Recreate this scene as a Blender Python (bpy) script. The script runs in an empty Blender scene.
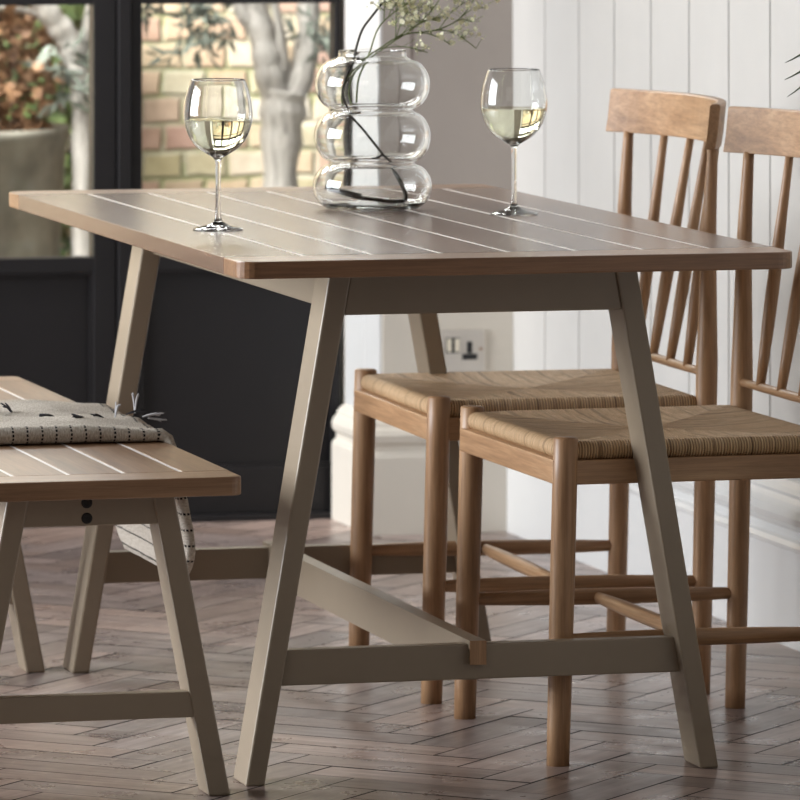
import bpy, bmesh, math, random
from mathutils import Vector, Matrix
from math import sin, cos, pi, radians
random.seed(7)
D = bpy.data; SC = bpy.context.scene; COL = SC.collection

# ------------------------------------------------------------------ camera
cam_data = D.cameras.new('camera'); cam = D.objects.new('camera', cam_data); COL.objects.link(cam); SC.camera = cam
cam.location = (-1.989, -8.303, 1.372)
cam.rotation_euler = (pi/2, 0, -0.25)
cam_data.sensor_width = 36; cam_data.lens = 6234.4*36/800
cam_data.shift_x = (400-335.6)/800; cam_data.shift_y = -(400+192.1)/800
cam_data.clip_start = .5; cam_data.clip_end = 100
cam_data.dof.use_dof = True; cam_data.dof.focus_distance = 8.75; cam_data.dof.aperture_fstop = 12.0

# ------------------------------------------------------------------ world, lights, exposure
w = D.worlds.new('world'); SC.world = w; w.use_nodes = True
bg = w.node_tree.nodes['Background']; bg.inputs[0].default_value = (1, .94, .87, 1); bg.inputs[1].default_value = .055
def area(name, loc, target, sx, sy, power, color):
    l = D.lights.new(name, 'AREA'); l.shape = 'RECTANGLE'; l.size = sx; l.size_y = sy; l.energy = power; l.color = color
    o = D.objects.new(name, l); COL.objects.link(o); o.location = loc
    o.rotation_euler = (Vector(target)-Vector(loc)).to_track_quat('-Z', 'Y').to_euler(); return o
area('side_window_light', (-4.2, 1.7, 1.75), (.6, 1.3, .5), 3.0, 2.2, 330, (.92, .955, 1))
area('garden_door_light', (.2, 4.3, 2.75), (.5, 1.2, .3), 2.2, 1.3, 130, (1, .98, .96))
g = area('garden_sky_light', (-.9, 3.75, 2.6), (.9, 5.9, .6), 2.0, 1.6, 185, (1, .97, .93)); g.data.spread = radians(100)
area('front_fill_light', (-2.4, -3.6, 2.2), (.6, 1.0, .5), 2.0, 1.6, 7, (1, .93, .86))  # unseen fill light added on the camera side, not an actual window
SC.view_settings.view_transform = 'Standard'; SC.view_settings.look = 'None'
SC.view_settings.exposure = 0.25; SC.view_settings.gamma = 1; SC.view_settings.use_curve_mapping = False

# ------------------------------------------------------------------ materials
def mat(name, color=(.5,.5,.5), rough=.5, **kw):
    m = D.materials.new(name); m.use_nodes = True
    b = m.node_tree.nodes['Principled BSDF']
    b.inputs['Base Color'].default_value = (*color, 1); b.inputs['Roughness'].default_value = rough
    for k, v in kw.items(): b.inputs[k.replace('_', ' ')].default_value = v
    return m
def N(m, t, **kw):
    n = m.node_tree.nodes.new(t)
    for k, v in kw.items(): setattr(n, k, v)
    return n
def L(m, a, b): m.node_tree.links.new(a, b)
def BS(m): return m.node_tree.nodes['Principled BSDF']
def ramp(m, fac, stops):
    r = N(m, 'ShaderNodeValToRGB'); L(m, fac, r.inputs[0])
    e = r.color_ramp.elements
    while len(e) < len(stops): e.new(.5)
    for x, (p, c) in zip(e, stops): x.position = p; x.color = (*c, 1)
    return r.outputs[0]
def coords(m, scale=(1,1,1), kind='Object'):
    tc = N(m, 'ShaderNodeTexCoord'); mp = N(m, 'ShaderNodeMapping'); mp.inputs['Scale'].default_value = scale
    L(m, tc.outputs[kind], mp.inputs[0]); return mp.outputs[0]
def noise(m, vec, scale, detail=4, rough=.6, dist=0):
    n = N(m, 'ShaderNodeTexNoise'); n.inputs['Scale'].default_value = scale; n.inputs['Detail'].default_value = detail
    n.inputs['Roughness'].default_value = rough; n.inputs['Distortion'].default_value = dist; L(m, vec, n.inputs['Vector']); return n.outputs[0]
def bump(m, h, strength=.3, dist=.002):
    b = N(m, 'ShaderNodeBump'); b.inputs['Strength'].default_value = strength; b.inputs['Distance'].default_value = dist
    L(m, h, b.inputs['Height']); L(m, b.outputs[0], BS(m).inputs['Normal'])
def wood(name, c0, c1, c2, axis='x', rough=.45, spec=.5, attr=False, fine=1.0):
    m = mat(name, c1, rough); BS(m).inputs['Specular IOR Level'].default_value = spec
    s = [26, 26, 26]; s['xyz'.index(axis)] = 1.6
    v = coords(m, tuple(s))
    a = noise(m, v, 1.0*fine, 6, .65, .6)
    col = ramp(m, a, [(.28, c0), (.5, c1), (.72, c2)])
    s2 = [240, 240, 240]; s2['xyz'.index(axis)] = 9
    g = noise(m, coords(m, tuple(s2)), 1.0, 3, .7)
    gm = ramp(m, g, [(.35, (.72,.70,.68)), (.6, (1,1,1))])
    mx = N(m, 'ShaderNodeMix', data_type='RGBA', blend_type='MULTIPLY'); mx.inputs[0].default_value = .85
    L(m, col, mx.inputs[6]); L(m, gm, mx.inputs[7]); out = mx.outputs[2]
    if attr:
        at = N(m, 'ShaderNodeAttribute', attribute_name='tone'); mm = N(m, 'ShaderNodeMix', data_type='RGBA', blend_type='MULTIPLY'); mm.inputs[0].default_value = 1
        L(m, out, mm.inputs[6]); L(m, at.outputs['Color'], mm.inputs[7]); out = mm.outputs[2]
    L(m, out, BS(m).inputs['Base Color']); bump(m, g, .15, .0006)
    return m
def paint(name, c, rough=.5, var=.08, spec=.5, b=.05):
    m = mat(name, c, rough); BS(m).inputs['Specular IOR Level'].default_value = spec
    n = noise(m, coords(m, (3,3,3)), 1.5, 5, .6)
    lo = tuple(x*(1-var) for x in c); hi = tuple(min(1, x*(1+var)) for x in c)
    L(m, ramp(m, n, [(.3, lo), (.7, hi)]), BS(m).inputs['Base Color'])
    bump(m, noise(m, coords(m, (60,60,60)), 3, 3), b, .001); return m

OAK0, OAK1, OAK2 = (.20,.105,.052), (.36,.20,.108), (.46,.28,.165)
M = {}
M['chair_v'] = wood('oak_upright', (.24,.125,.060), (.43,.245,.125), (.58,.365,.205), 'z', .42)
M['chair_y'] = wood('oak_crosswise', (.24,.125,.060), (.43,.245,.125), (.58,.365,.205), 'y', .42)
M['chair_x'] = wood('oak_lengthwise', (.24,.125,.060), (.43,.245,.125), (.58,.365,.205), 'x', .42)
M['top_y'] = wood('table_oak_boards', (.115,.060,.036), (.180,.103,.063), (.255,.153,.098), 'y', .24, .7, True)
M['top_x'] = wood('table_oak_end', (.19,.092,.042), (.30,.155,.075), (.40,.225,.115), 'x', .28, .7, True)
M['bench_y'] = wood('bench_oak_boards', (.20,.105,.052), (.32,.183,.098), (.42,.258,.148), 'y', .30, .6, True)
M['bench_x'] = wood('bench_oak_end', (.24,.130,.065), (.36,.21,.115), (.46,.285,.165), 'x', .32, .6, True)
M['groove_glint'] = mat('groove_highlight', (.86,.82,.80), .4)  # near-white colour stands in for light caught in the board grooves
M['taupe'] = paint('taupe_paint', (.315,.254,.184), .34, .05)
M['wall'] = paint('panelled_white_paint', (.50,.485,.46), .6, .03)
M['skirt'] = paint('skirting_gloss', (.62,.62,.61), .22, .02)
M['pale_base'] = paint('pale_pier_base', (.68,.63,.55), .45, .02)  # paler colour for the lower pier and its plinth
M['grey'] = paint('grey_wall', (.40,.355,.32), .6, .04)  # greyer colour for the upper pier and the rear wall
M['black'] = paint('black_door_paint', (.013,.012,.013), .45, .1, .3)
M['gap'] = mat('dark_gap', (.008,.006,.005), .9)
M['bolt'] = mat('black_bolt', (.014,.012,.011), .5)
M['steel'] = mat('brushed_steel', (.62,.58,.53), .38, Metallic=.75)
M['black_plastic'] = mat('black_plastic', (.012,.012,.013), .4)
M['ivory'] = mat('rocker_ivory', (.80,.74,.60), .4)
# parquet
m = wood('parquet', (.20,.125,.095), (.30,.195,.15), (.39,.27,.215), 'x', .32, .55, True)
M['parquet'] = m
def floor_mat():
    m = mat('parquet_uv', (.3,.2,.15), .3); b = BS(m)
    v = coords(m, (4, 60, 1), 'UV'); g = noise(m, v, 1.0, 6, .65, .5)
    col = ramp(m, g, [(.25, (.17,.118,.099)), (.5, (.31,.232,.203)), (.75, (.45,.36,.325))])
    at = N(m, 'ShaderNodeAttribute', attribute_name='tone'); mm = N(m, 'ShaderNodeMix', data_type='RGBA', blend_type='MULTIPLY'); mm.inputs[0].default_value = 1
    L(m, col, mm.inputs[6]); L(m, at.outputs['Color'], mm.inputs[7]); L(m, mm.outputs[2], b.inputs['Base Color'])
    wear = noise(m, coords(m, (5,5,5)), 1.6, 5, .65)
    mr = N(m, 'ShaderNodeMapRange'); mr.inputs[1].default_value=.3; mr.inputs[2].default_value=.7; mr.inputs[3].default_value=.22; mr.inputs[4].default_value=.42
    L(m, wear, mr.inputs[0]); L(m, mr.outputs[0], b.inputs['Roughness'])
    bump(m, g, .12, .0008); b.inputs['Specular IOR Level'].default_value = .8
    return m
M['parquet'] = floor_mat()
# glass
def glassmat(name, ior=1.5, color=(1,1,1), rough=0):
    m = D.materials.new(name); m.use_nodes = True; nt = m.node_tree; nt.nodes.clear()
    o = nt.nodes.new('ShaderNodeOutputMaterial'); g = nt.nodes.new('ShaderNodeBsdfGlass')
    g.inputs['IOR'].default_value = ior; g.inputs['Color'].default_value = (*color, 1); g.inputs['Roughness'].default_value = rough
    nt.links.new(g.outputs[0], o.inputs[0]); return m
M['glass'] = glassmat('clear_glass', 1.47, (.985,.99,.988))
M['wine'] = glassmat('white_wine', 1.34, (.96,.955,.85))
def panemat():
    m = D.materials.new('window_glass'); m.use_nodes = True; nt = m.node_tree; nt.nodes.clear()
    o = nt.nodes.new('ShaderNodeOutputMaterial'); t = nt.nodes.new('ShaderNodeBsdfTransparent'); g = nt.nodes.new('ShaderNodeBsdfGlossy')
    g.inputs['Roughness'].default_value = .02; f = nt.nodes.new('ShaderNodeFresnel'); f.inputs[0].default_value = 1.45
    x = nt.nodes.new('ShaderNodeMixShader'); t.inputs[0].default_value = (.97,.985,.975,1)
    nt.links.new(f.outputs[0], x.inputs[0]); nt.links.new(t.outputs[0], x.inputs[1]); nt.links.new(g.outputs[0], x.inputs[2]); nt.links.new(x.outputs[0], o.inputs[0]); return m
M['pane'] = panemat()
# rope seat: strands run across each rail (UV.x = metres along the rail)
def ropemat():
    m = mat('paper_cord', (.5,.35,.2), .62); b = BS(m)
    tc = N(m, 'ShaderNodeTexCoord')
    wv = N(m, 'ShaderNodeTexWave', wave_type='BANDS', bands_direction='X', wave_profile='SIN'); wv.inputs['Scale'].default_value = 2*pi/(20*.0043)
    wv.inputs['Distortion'].default_value = .35; wv.inputs['Detail'].default_value = 1; wv.inputs['Detail Scale'].default_value = 3
    L(m, tc.outputs['UV'], wv.inputs['Vector'])
    mp = N(m, 'ShaderNodeMapping'); L(m, tc.outputs['UV'], mp.inputs[0]); mp.inputs['Scale'].default_value = (190, 25, 1)
    n = noise(m, mp.outputs[0], 1, 3, .6)
    mp2 = N(m, 'ShaderNodeMapping'); L(m, tc.outputs['UV'], mp2.inputs[0]); mp2.inputs['Rotation'].default_value = (0,0,.6); mp2.inputs['Scale'].default_value = (300, 90, 1)
    tw = noise(m, mp2.outputs[0], 1, 2, .5)
    base = ramp(m, n, [(.3, (.55,.35,.18)), (.55, (.74,.51,.29)), (.75, (.86,.66,.43))])
    mp3 = N(m, 'ShaderNodeMapping'); L(m, tc.outputs['UV'], mp3.inputs[0]); mp3.inputs['Scale'].default_value = (75, 1.5, 1)
    stx = ramp(m, noise(m, mp3.outputs[0], 1, 4, .75), [(.36, (.42,.36,.30)), (.48, (1,1,1))])
    m0 = N(m, 'ShaderNodeMix', data_type='RGBA', blend_type='MULTIPLY'); m0.inputs[0].default_value = 1; L(m, base, m0.inputs[6]); L(m, stx, m0.inputs[7]); base = m0.outputs[2]
    gap = ramp(m, wv.outputs['Fac'], [(.0, (.40,.30,.21)), (.4, (1,1,1))])
    mx = N(m, 'ShaderNodeMix', data_type='RGBA', blend_type='MULTIPLY'); mx.inputs[0].default_value = 1.0
    L(m, base, mx.inputs[6]); L(m, gap, mx.inputs[7]); L(m, mx.outputs[2], b.inputs['Base Color'])
    ad = N(m, 'ShaderNodeMath', operation='MULTIPLY_ADD'); L(m, tw, ad.inputs[0]); ad.inputs[1].default_value = .35; L(m, wv.outputs['Fac'], ad.inputs[2])
    bump(m, ad.outputs[0], .9, .0022); return m
M['rope'] = ropemat()
# throw: cream weave, dark dashed lines; UV.x = metres along the length, UV.y = metres across
def throwmat():
    m = mat('cream_weave', (.62,.57,.49), .95); b = BS(m); b.inputs['Specular IOR Level'].default_value = .15
    tc = N(m, 'ShaderNodeTexCoord'); sp = N(m, 'ShaderNodeSeparateXYZ'); L(m, tc.outputs['UV'], sp.inputs[0])
    def op(o, a, v=None, v2=None):
        n = N(m, 'ShaderNodeMath', operation=o)
        if hasattr(a, 'links'): L(m, a, n.inputs[0])
        else: n.inputs[0].default_value = a
        if v is not None:
            if hasattr(v, 'links'): L(m, v, n.inputs[1])
            else: n.inputs[1].default_value = v
        return n.outputs[0]
    wob = noise(m, coords(m, (1,1,1), 'UV'), 35, 2)
    u = op('ADD', sp.outputs[0], op('MULTIPLY', wob, .004))
    fu = op('FRACT', op('DIVIDE', u, .0215)); lu = op('LESS_THAN', fu, .13)
    fv = op('FRACT', op('DIVIDE', sp.outputs[1], .0062)); lv = op('LESS_THAN', fv, .62)
    near = op('MAXIMUM', op('LESS_THAN', sp.outputs[1], .046), op('GREATER_THAN', sp.outputs[0], .385))
    dash = op('MULTIPLY', op('MULTIPLY', lu, lv), near)
    n = noise(m, coords(m, (500, 150, 1), 'UV'), 1, 3, .6)
    base = ramp(m, n, [(.3, (.44,.37,.29)), (.7, (.80,.75,.67))])
    mx = N(m, 'ShaderNodeMix', data_type='RGBA'); L(m, dash, mx.inputs[0]); L(m, base, mx.inputs[6]); mx.inputs[7].default_value = (.02,.018,.02,1)
    L(m, mx.outputs[2], b.inputs['Base Color'])
    ad = N(m, 'ShaderNodeMath', operation='ADD'); L(m, n, ad.inputs[0]); L(m, dash, ad.inputs[1]); bump(m, ad.outputs[0], .8, .002); return m
M['throw'] = throwmat()
M['tuft'] = mat('charcoal_wool', (.035,.033,.038), .95)
M['fringe'] = mat('pale_grey_wool', (.50,.49,.50), .95)
M['twig'] = mat('dark_green_twig', (.028,.026,.018), .6)
M['stem'] = mat('green_stem', (.16,.20,.07), .55)
M['petal'] = mat('cream_petals', (.93,.90,.68), .7)
# garden
def brickmat():
    m = mat('stock_brick', (.6,.45,.3), .9); b = BS(m)
    mp = N(m, 'ShaderNodeMapping'); tc = N(m, 'ShaderNodeTexCoord'); L(m, tc.outputs['Object'], mp.inputs[0]); mp.inputs['Rotation'].default_value = (pi/2, 0, 0)
    sx = N(m, 'ShaderNodeSeparateXYZ'); L(m, tc.outputs['Object'], sx.inputs[0]); cb = N(m, 'ShaderNodeCombineXYZ'); 
    wn = noise(m, coords(m, (9,9,9)), 1, 3, .6); wm = N(m, 'ShaderNodeMath', operation='MULTIPLY_ADD'); L(m, wn, wm.inputs[0]); wm.inputs[1].default_value = .035; L(m, sx.outputs[0], wm.inputs[2])
    wn2 = noise(m, coords(m, (7,9,11)), 1, 3, .6); wz = N(m, 'ShaderNodeMath', operation='MULTIPLY_ADD'); L(m, wn2, wz.inputs[0]); wz.inputs[1].default_value = .022; L(m, sx.outputs[2], wz.inputs[2])
    L(m, wm.outputs[0], cb.inputs[0]); L(m, wz.outputs[0], cb.inputs[1])
    br = N(m, 'ShaderNodeTexBrick'); L(m, cb.outputs[0], br.inputs['Vector'])
    br.inputs['Scale'].default_value = 1; br.inputs['Brick Width'].default_value = .105; br.inputs['Row Height'].default_value = .064; br.inputs['Mortar Size'].default_value = .010
    br.inputs['Mortar Smooth'].default_value = 1.0; br.inputs['Bias'].default_value = 0
    br.inputs['Color1'].default_value = (0,0,0,1); br.inputs['Color2'].default_value = (1,1,1,1); br.inputs['Mortar'].default_value = (.5,.5,.5,1)
    col = ramp(m, br.outputs['Color'], [(.0, (.60,.46,.33)), (.2, (.78,.62,.44)), (.4, (.76,.56,.41)), (.52, (.62,.40,.33)), (.6, (.82,.68,.51)), (.75, (.84,.80,.73)), (.92, (.66,.58,.36))])
    n = noise(m, coords(m, (14,14,14)), 1, 5, .7)
    nm = ramp(m, n, [(.3, (.7,.66,.6)), (.6, (1.0,1.0,1.0))])
    mx = N(m, 'ShaderNodeMix', data_type='RGBA', blend_type='MULTIPLY'); mx.inputs[0].default_value = .95; L(m, col, mx.inputs[6]); L(m, nm, mx.inputs[7])
    n2 = noise(m, coords(m, (5,5,9)), 1, 4, .6)
    mort = ramp(m, n2, [(.42, (.36,.38,.19)), (.6, (.68,.62,.47))])
    mz = N(m, 'ShaderNodeMix', data_type='RGBA'); L(m, br.outputs['Fac'], mz.inputs[0]); L(m, mx.outputs[2], mz.inputs[6]); L(m, mort, mz.inputs[7])
    L(m, mz.outputs[2], b.inputs['Base Color'])
    iv = N(m, 'ShaderNodeMath', operation='SUBTRACT'); iv.inputs[0].default_value = 1; L(m, br.outputs['Fac'], iv.inputs[1]); bump(m, iv.outputs[0], .8, .01); return m
M['brick'] = brickmat()
def barkmat():
    m = mat('pale_bark', (.6,.58,.55), .9)
    n = noise(m, coords(m, (22,22,7)), 1, 6, .7, .8)
    L(m, ramp(m, n, [(.3, (.22,.20,.18)), (.5, (.52,.49,.46)), (.75, (.78,.75,.72))]), BS(m).inputs['Base Color']); bump(m, n, .8, .012); return m
M['bark'] = barkmat()
def tonemat(name, c0, c1, sc=14, rough=.7):
    m = mat(name, c0, rough); n = noise(m, coords(m, (sc,)*3), 1, 3, .6)
    L(m, ramp(m, n, [(.35, c0), (.65, c1)]), BS(m).inputs['Base Color']); return m
M['olive'] = tonemat('olive_leaf', (.065,.080,.060), (.25,.28,.24))
M['dead'] = tonemat('dried_brown_leaf', (.10,.045,.022), (.46,.26,.14), 20)
M['stone'] = tonemat('weathered_zinc', (.14,.13,.11), (.33,.31,.26), 6, .75)
M['soil'] = mat('soil', (.04,.03,.02), 1)
M['paving'] = tonemat('garden_paving', (.32,.30,.26), (.48,.45,.40), 4, .9)
M['ivy'] = tonemat('dark_ivy', (.03,.05,.018), (.14,.19,.06), 16)
M['palm'] = tonemat('grey_green_frond', (.05,.07,.05), (.13,.16,.11), 10)
M['basket'] = tonemat('seagrass', (.30,.20,.11), (.45,.32,.19), 40)

# ------------------------------------------------------------------ mesh helpers
def obj(name, bm, m, parent=None, bevel=0, smooth=False, seg=2, local=None):
    """link a bmesh (world coordinates) as one mesh object; parent's location is subtracted"""
    me = D.meshes.new(name)
    off = Vector(local) if local is not None else (parent_origin(parent) if parent else Vector((0,0,0)))
    if off.length: bmesh.ops.translate(bm, verts=bm.verts, vec=-off)
    bmesh.ops.recalc_face_normals(bm, faces=bm.faces)
    bm.to_mesh(me); bm.free(); me.materials.append(M[m] if isinstance(m, str) else m)
    if smooth:
        for p in me.polygons: p.use_smooth = True
    o = D.objects.new(name, me); COL.objects.link(o)
    if parent: o.parent = parent
    if bevel:
        b = o.modifiers.new('bevel', 'BEVEL'); b.width = bevel; b.segments = seg; b.limit_method = 'ANGLE'; b.angle_limit = radians(40)
    return o
def parent_origin(p):
    v = Vector((0,0,0))
    while p: v += Vector(p.location); p = p.parent
    return v
def thing(name, label, cat, loc=(0,0,0), group=None):
    o = D.objects.new(name, None); COL.objects.link(o); o.location = loc; o.empty_display_size = .05
    o['label'] = label; o['category'] = cat
    if group: o['group'] = group
    return o
def tag(o, label, cat, group=None, kind=None):
    o['label'] = label; o['category'] = cat
    if group: o['group'] = group
    if kind: o['kind'] = kind
    return o
def struct(name, bm, m, label=None, parent=None, **kw):
    o = obj(name, bm, m, parent, **kw)
    if parent is None:
        o['kind'] = 'structure'
        if label: o['label'] = label
    return o
def box(bm, a, b):
    x0,y0,z0 = a; x1,y1,z1 = b
    v = [bm.verts.new(p) for p in ((x0,y0,z0),(x1,y0,z0),(x1,y1,z0),(x0,y1,z0),(x0,y0,z1),(x1,y0,z1),(x1,y1,z1),(x0,y1,z1))]
    return [bm.faces.new([v[i] for i in f]) for f in ((0,3,2,1),(4,5,6,7),(0,1,5,4),(1,2,6,5),(2,3,7,6),(3,0,4,7))]
def B(a, b):
    bm = bmesh.new(); box(bm, a, b); return bm
def hexa(bm, p):
    v = [bm.verts.new(q) for q in p]
    return [bm.faces.new([v[i] for i in f]) for f in ((0,3,2,1),(4,5,6,7),(0,1,5,4),(1,2,6,5),(2,3,7,6),(3,0,4,7))]
def prism(bm, pts, z0, z1):
    a = [bm.verts.new((x,y,z0)) for x,y in pts]; b = [bm.verts.new((x,y,z1)) for x,y in pts]; n = len(pts)
    bm.faces.new(a[::-1]); bm.faces.new(b)
    for i in range(n): bm.faces.new((a[i], a[(i+1)%n], b[(i+1)%n], b[i]))
def extr(bm, prof, axis, t0, t1):
    """closed 2-D profile extruded along an axis"""
    def P(p, t): return (t, p[0], p[1]) if axis == 'x' else (p[0], t, p[1])
    a = [bm.verts.new(P(p,t0)) for p in prof]; b = [bm.verts.new(P(p,t1)) for p in prof]; n = len(prof)
    bm.faces.new(a[::-1]); bm.faces.new(b)
    for i in range(n): bm.faces.new((a[i], a[(i+1)%n], b[(i+1)%n], b[i]))
def tube(bm, pts, rad, n=10, cap=True, jitter=0):
    pts = [Vector(p) for p in pts]; k = len(pts)
    if not hasattr(rad, '__len__'): rad = [rad]*k
    rings = []; up = None
    for i, p in enumerate(pts):
        t = (pts[min(i+1,k-1)]-pts[max(i-1,0)]).normalized()
        if up is None: up = t.orthogonal().normalized()
        up = (up - t*up.dot(t)).normalized(); s = t.cross(up)
        rings.append([bm.verts.new(p + (up*cos(2*pi*j/n)+s*sin(2*pi*j/n))*rad[i]*(1+random.uniform(-jitter,jitter))) for j in range(n)])
    for a, b in zip(rings, rings[1:]):
        for j in range(n): bm.faces.new((a[j], a[(j+1)%n], b[(j+1)%n], b[j]))
    if cap: bm.faces.new(rings[0][::-1]); bm.faces.new(rings[-1])
def smoothpts(pts, sub=6):
    P = [Vector(p) for p in pts]; out = []
    for i in range(len(P)-1):
        p0 = P[max(i-1,0)]; p1 = P[i]; p2 = P[i+1]; p3 = P[min(i+2,len(P)-1)]
        for j in range(sub):
            t = j/sub
            out.append(.5*((2*p1)+(p2-p0)*t+(2*p0-5*p1+4*p2-p3)*t*t+(3*p1-p0-3*p2+p3)*t**3))
    out.append(P[-1]); return out
def lathe(bm, prof, c, n=64, close=True):
    """prof: list of (r, z); r=0 ends become poles"""
    rings = []
    for r, z in prof:
        if r < 1e-6: rings.append([bm.verts.new((c[0], c[1], c[2]+z))])
        else: rings.append([bm.verts.new((c[0]+r*cos(2*pi*j/n), c[1]+r*sin(2*pi*j/n), c[2]+z)) for j in range(n)])
    for a, b in zip(rings, rings[1:]):
        for j in range(n):
            if len(a) == 1 and len(b) == 1: continue
            if len(a) == 1: bm.faces.new((a[0], b[j], b[(j+1)%n]))
            elif len(b) == 1: bm.faces.new((a[j], a[(j+1)%n], b[0]))
            else: bm.faces.new((a[j], a[(j+1)%n], b[(j+1)%n], b[j]))
def tone_attr(bm):
    return bm.loops.layers.float_color.new('tone')
def settone(faces, lay, c):
    for f in faces:
        for l in f.loops: l[lay] = (*c, 1)

# ------------------------------------------------------------------ floor: herringbone blocks
def make_floor():
    bm = bmesh.new(); lay = tone_attr(bm); uv = bm.loops.layers.uv.new('uv')
    Lp, Wp, g = .32, .08, .0017; a = radians(47)
    ca, sa = cos(a), sin(a); n = 4
    X0, X1, Y0, Y1 = -3.0, 1.42, -3.4, 3.60
    def plank(u0, v0, u1, v1, along_u):
        cu, cv = (u0+u1)/2, (v0+v1)/2; cx, cy = cu*ca-cv*sa, cu*sa+cv*ca
        if not (X0-.1 < cx < X1+.1 and Y0-.1 < cy < Y1+.1): return
        P = [(u0+g,v0+g),(u1-g,v0+g),(u1-g,v1-g),(u0+g,v1-g)]
        h = random.uniform(-.0003,.0003)
        vs = [bm.verts.new((min(max(u*ca-v*sa,X0),X1), min(max(u*sa+v*ca,Y0),Y1), h)) for u,v in P]
        try: f = bm.faces.new(vs)
        except ValueError: return
        t = random.uniform(.68, 1.26); r = random.uniform(-.04,.05); ou, ov = random.random()*9, random.random()*9
        for l, (u,v) in zip(f.loops, P):
            l[lay] = (t*(1+r), t, t*(1-r), 1)
            l[uv].uv = (u+ou, v+ov) if along_u else (v+ou, u+ov)
    # herringbone in the (u,v) lattice: unit steps of the block width
    for i in range(-90, 90):
        for j in range(-30, 30):
            bu = (i + j*n)*Wp; bv = (i - j*n)*Wp
            plank(bu, bv, bu+Lp, bv+Wp, True)
            plank(bu, bv+Wp, bu+Wp, bv+Wp+Lp, False)
    o = obj('floor', bm, 'parquet'); o['kind'] = 'structure'; o['label'] = 'brown herringbone parquet floor'
    s = obj('subfloor', B((X0,Y0,-.05),(X1,Y1,-.0025)), 'gap', o)
make_floor()

# ------------------------------------------------------------------ right wall: vertical boards and tall skirting
WX = 1.27
def wall_right():
    bm = bmesh.new(); p = .2225; y = 3.104 + 0*p; gw = .0030
    ys = [3.104 - p*k for k in range(0, 30)]
    for a, b in zip(ys, ys[1:]): box(bm, (WX, b+gw, 0), (WX+.02, a-gw, 2.6))
    o = obj('wall_right', bm, 'wall', bevel=.0012); o['kind'] = 'structure'; o['label'] = 'white wall of wide vertical boards'
    obj('backing', B((WX+.006, -3.4, 0), (WX+.12, 3.2, 2.6)), mat('groove_shadow_paint', (.15,.145,.14), .8), o)
    prof = [(WX+.02,0),(1.25,0),(1.25,.158),(1.243,.161),(1.241,.168),(1.246,.175),(1.2545,.178),(1.256,.19),(1.247,.197),(1.238,.206),(1.236,.216),(1.240,.228),(1.250,.236),(1.256,.244),(1.254,.250),(1.257,.258),(1.264,.268),(WX+.02,.272)]
    bm = bmesh.new(); extr(bm, prof, 'y', -3.4, 3.10)
    s = obj('baseboard_right', bm, 'skirt'); s['kind'] = 'structure'; s['label'] = 'tall moulded white skirting along the panelled wall'
wall_right()

# ------------------------------------------------------------------ back pier between garden doors and panelled wall
def back_pier():
    y = 3.10
    bm = bmesh.new(); box(bm, (1.014, y, .62), (WX+.02, 3.45, 2.6)) 
    o = obj('wall_back', bm, 'grey'); o['kind'] = 'structure'; o['label'] = 'grey upper part of the pier beside the garden doors'
    obj('board_joint', B((1.0695, y-.0012, .62), (1.0725, y+.002, 2.6)), mat('joint_line', (.16,.12,.11), .7), o)
    bm = bmesh.new(); box(bm, (1.014, y-.004, .0), (WX+.02, 3.45, .62))
    d = obj('trim_1', bm, 'pale_base'); d['kind'] = 'structure'; d['label'] = 'pale lower part of the pier'
    # lit reveal (white), faces the room's left
    bm = bmesh.new(); box(bm, (1.008, y, .0), (1.0145, 3.215, 2.6)); box(bm, (1.008, 3.218, .0), (1.0145, 3.36, 2.6))
    r = obj('trim_2', bm, 'skirt', bevel=.001); r['kind'] = 'structure'; r['label'] = 'white reveal boards of the pier'
    # plinth block with moulding, sweeping around the corner
    prof = [(0,0),(.028,0),(.028,.145),(.025,.152),(.019,.156),(.019,.166),(.026,.174),(.028,.186),(.024,.196),(.018,.202),(.016,.210),(.008,.218),(0,.222)]
    bm = bmesh.new(); path = [(1.009, 3.36, (-1,0)), (1.009, 3.098, (-1,-1)), (1.262, 3.098, (0,-1))]
    rings = []
    for px, py, (dx, dy) in path: rings.append([bm.verts.new((px+dx*q, py+dy*q, z)) for q, z in prof])
    for a, b in zip(rings, rings[1:]):
        for i in range(len(prof)-1): bm.faces.new((a[i], a[i+1], b[i+1], b[i]))
    s = obj('baseboard_back', bm, 'pale_base'); s['kind'] = 'structure'; s['label'] = 'cream moulded plinth around the pier'
back_pier()

# socket on the pier
def socket():
    y = 3.096
    t = thing('wall_socket', 'brushed metal plug socket with one rocker switch low on the pale pier', 'socket', (1.17, y, .342))
    obj('face_plate', B((1.127, y-.007, .303), (1.212, y, .383)), 'steel', t, bevel=.002)
    obj('rocker_surround', B((1.131+.004, y-.0085, .333+.006), (1.131+.031, y-.006, .368)), 'black_plastic', t)
    s = obj('rocker', B((1.137, y-.011, .3415), (1.1455, y-.008, .366)), 'ivory', t)
    s = obj('rocker', B((1.1525, y-.011, .3415), (1.161, y-.008, .366)), 'ivory', t)
    bm = bmesh.new(); box(bm, (1.177, y-.0085, .338), (1.187, y-.0065, .360)); box(bm, (1.168, y-.0085, .326), (1.197, y-.0065, .337))
    obj('pin_slots', bm, 'black_plastic', t)
    bm = bmesh.new(); tube(bm, [(1.204, y-.0065, .346), (1.204, y-.009, .346)], .0028, 12); obj('screw', bm, mat('brass', (.35,.2,.12), .4, Metallic=1), t)
socket()

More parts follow.
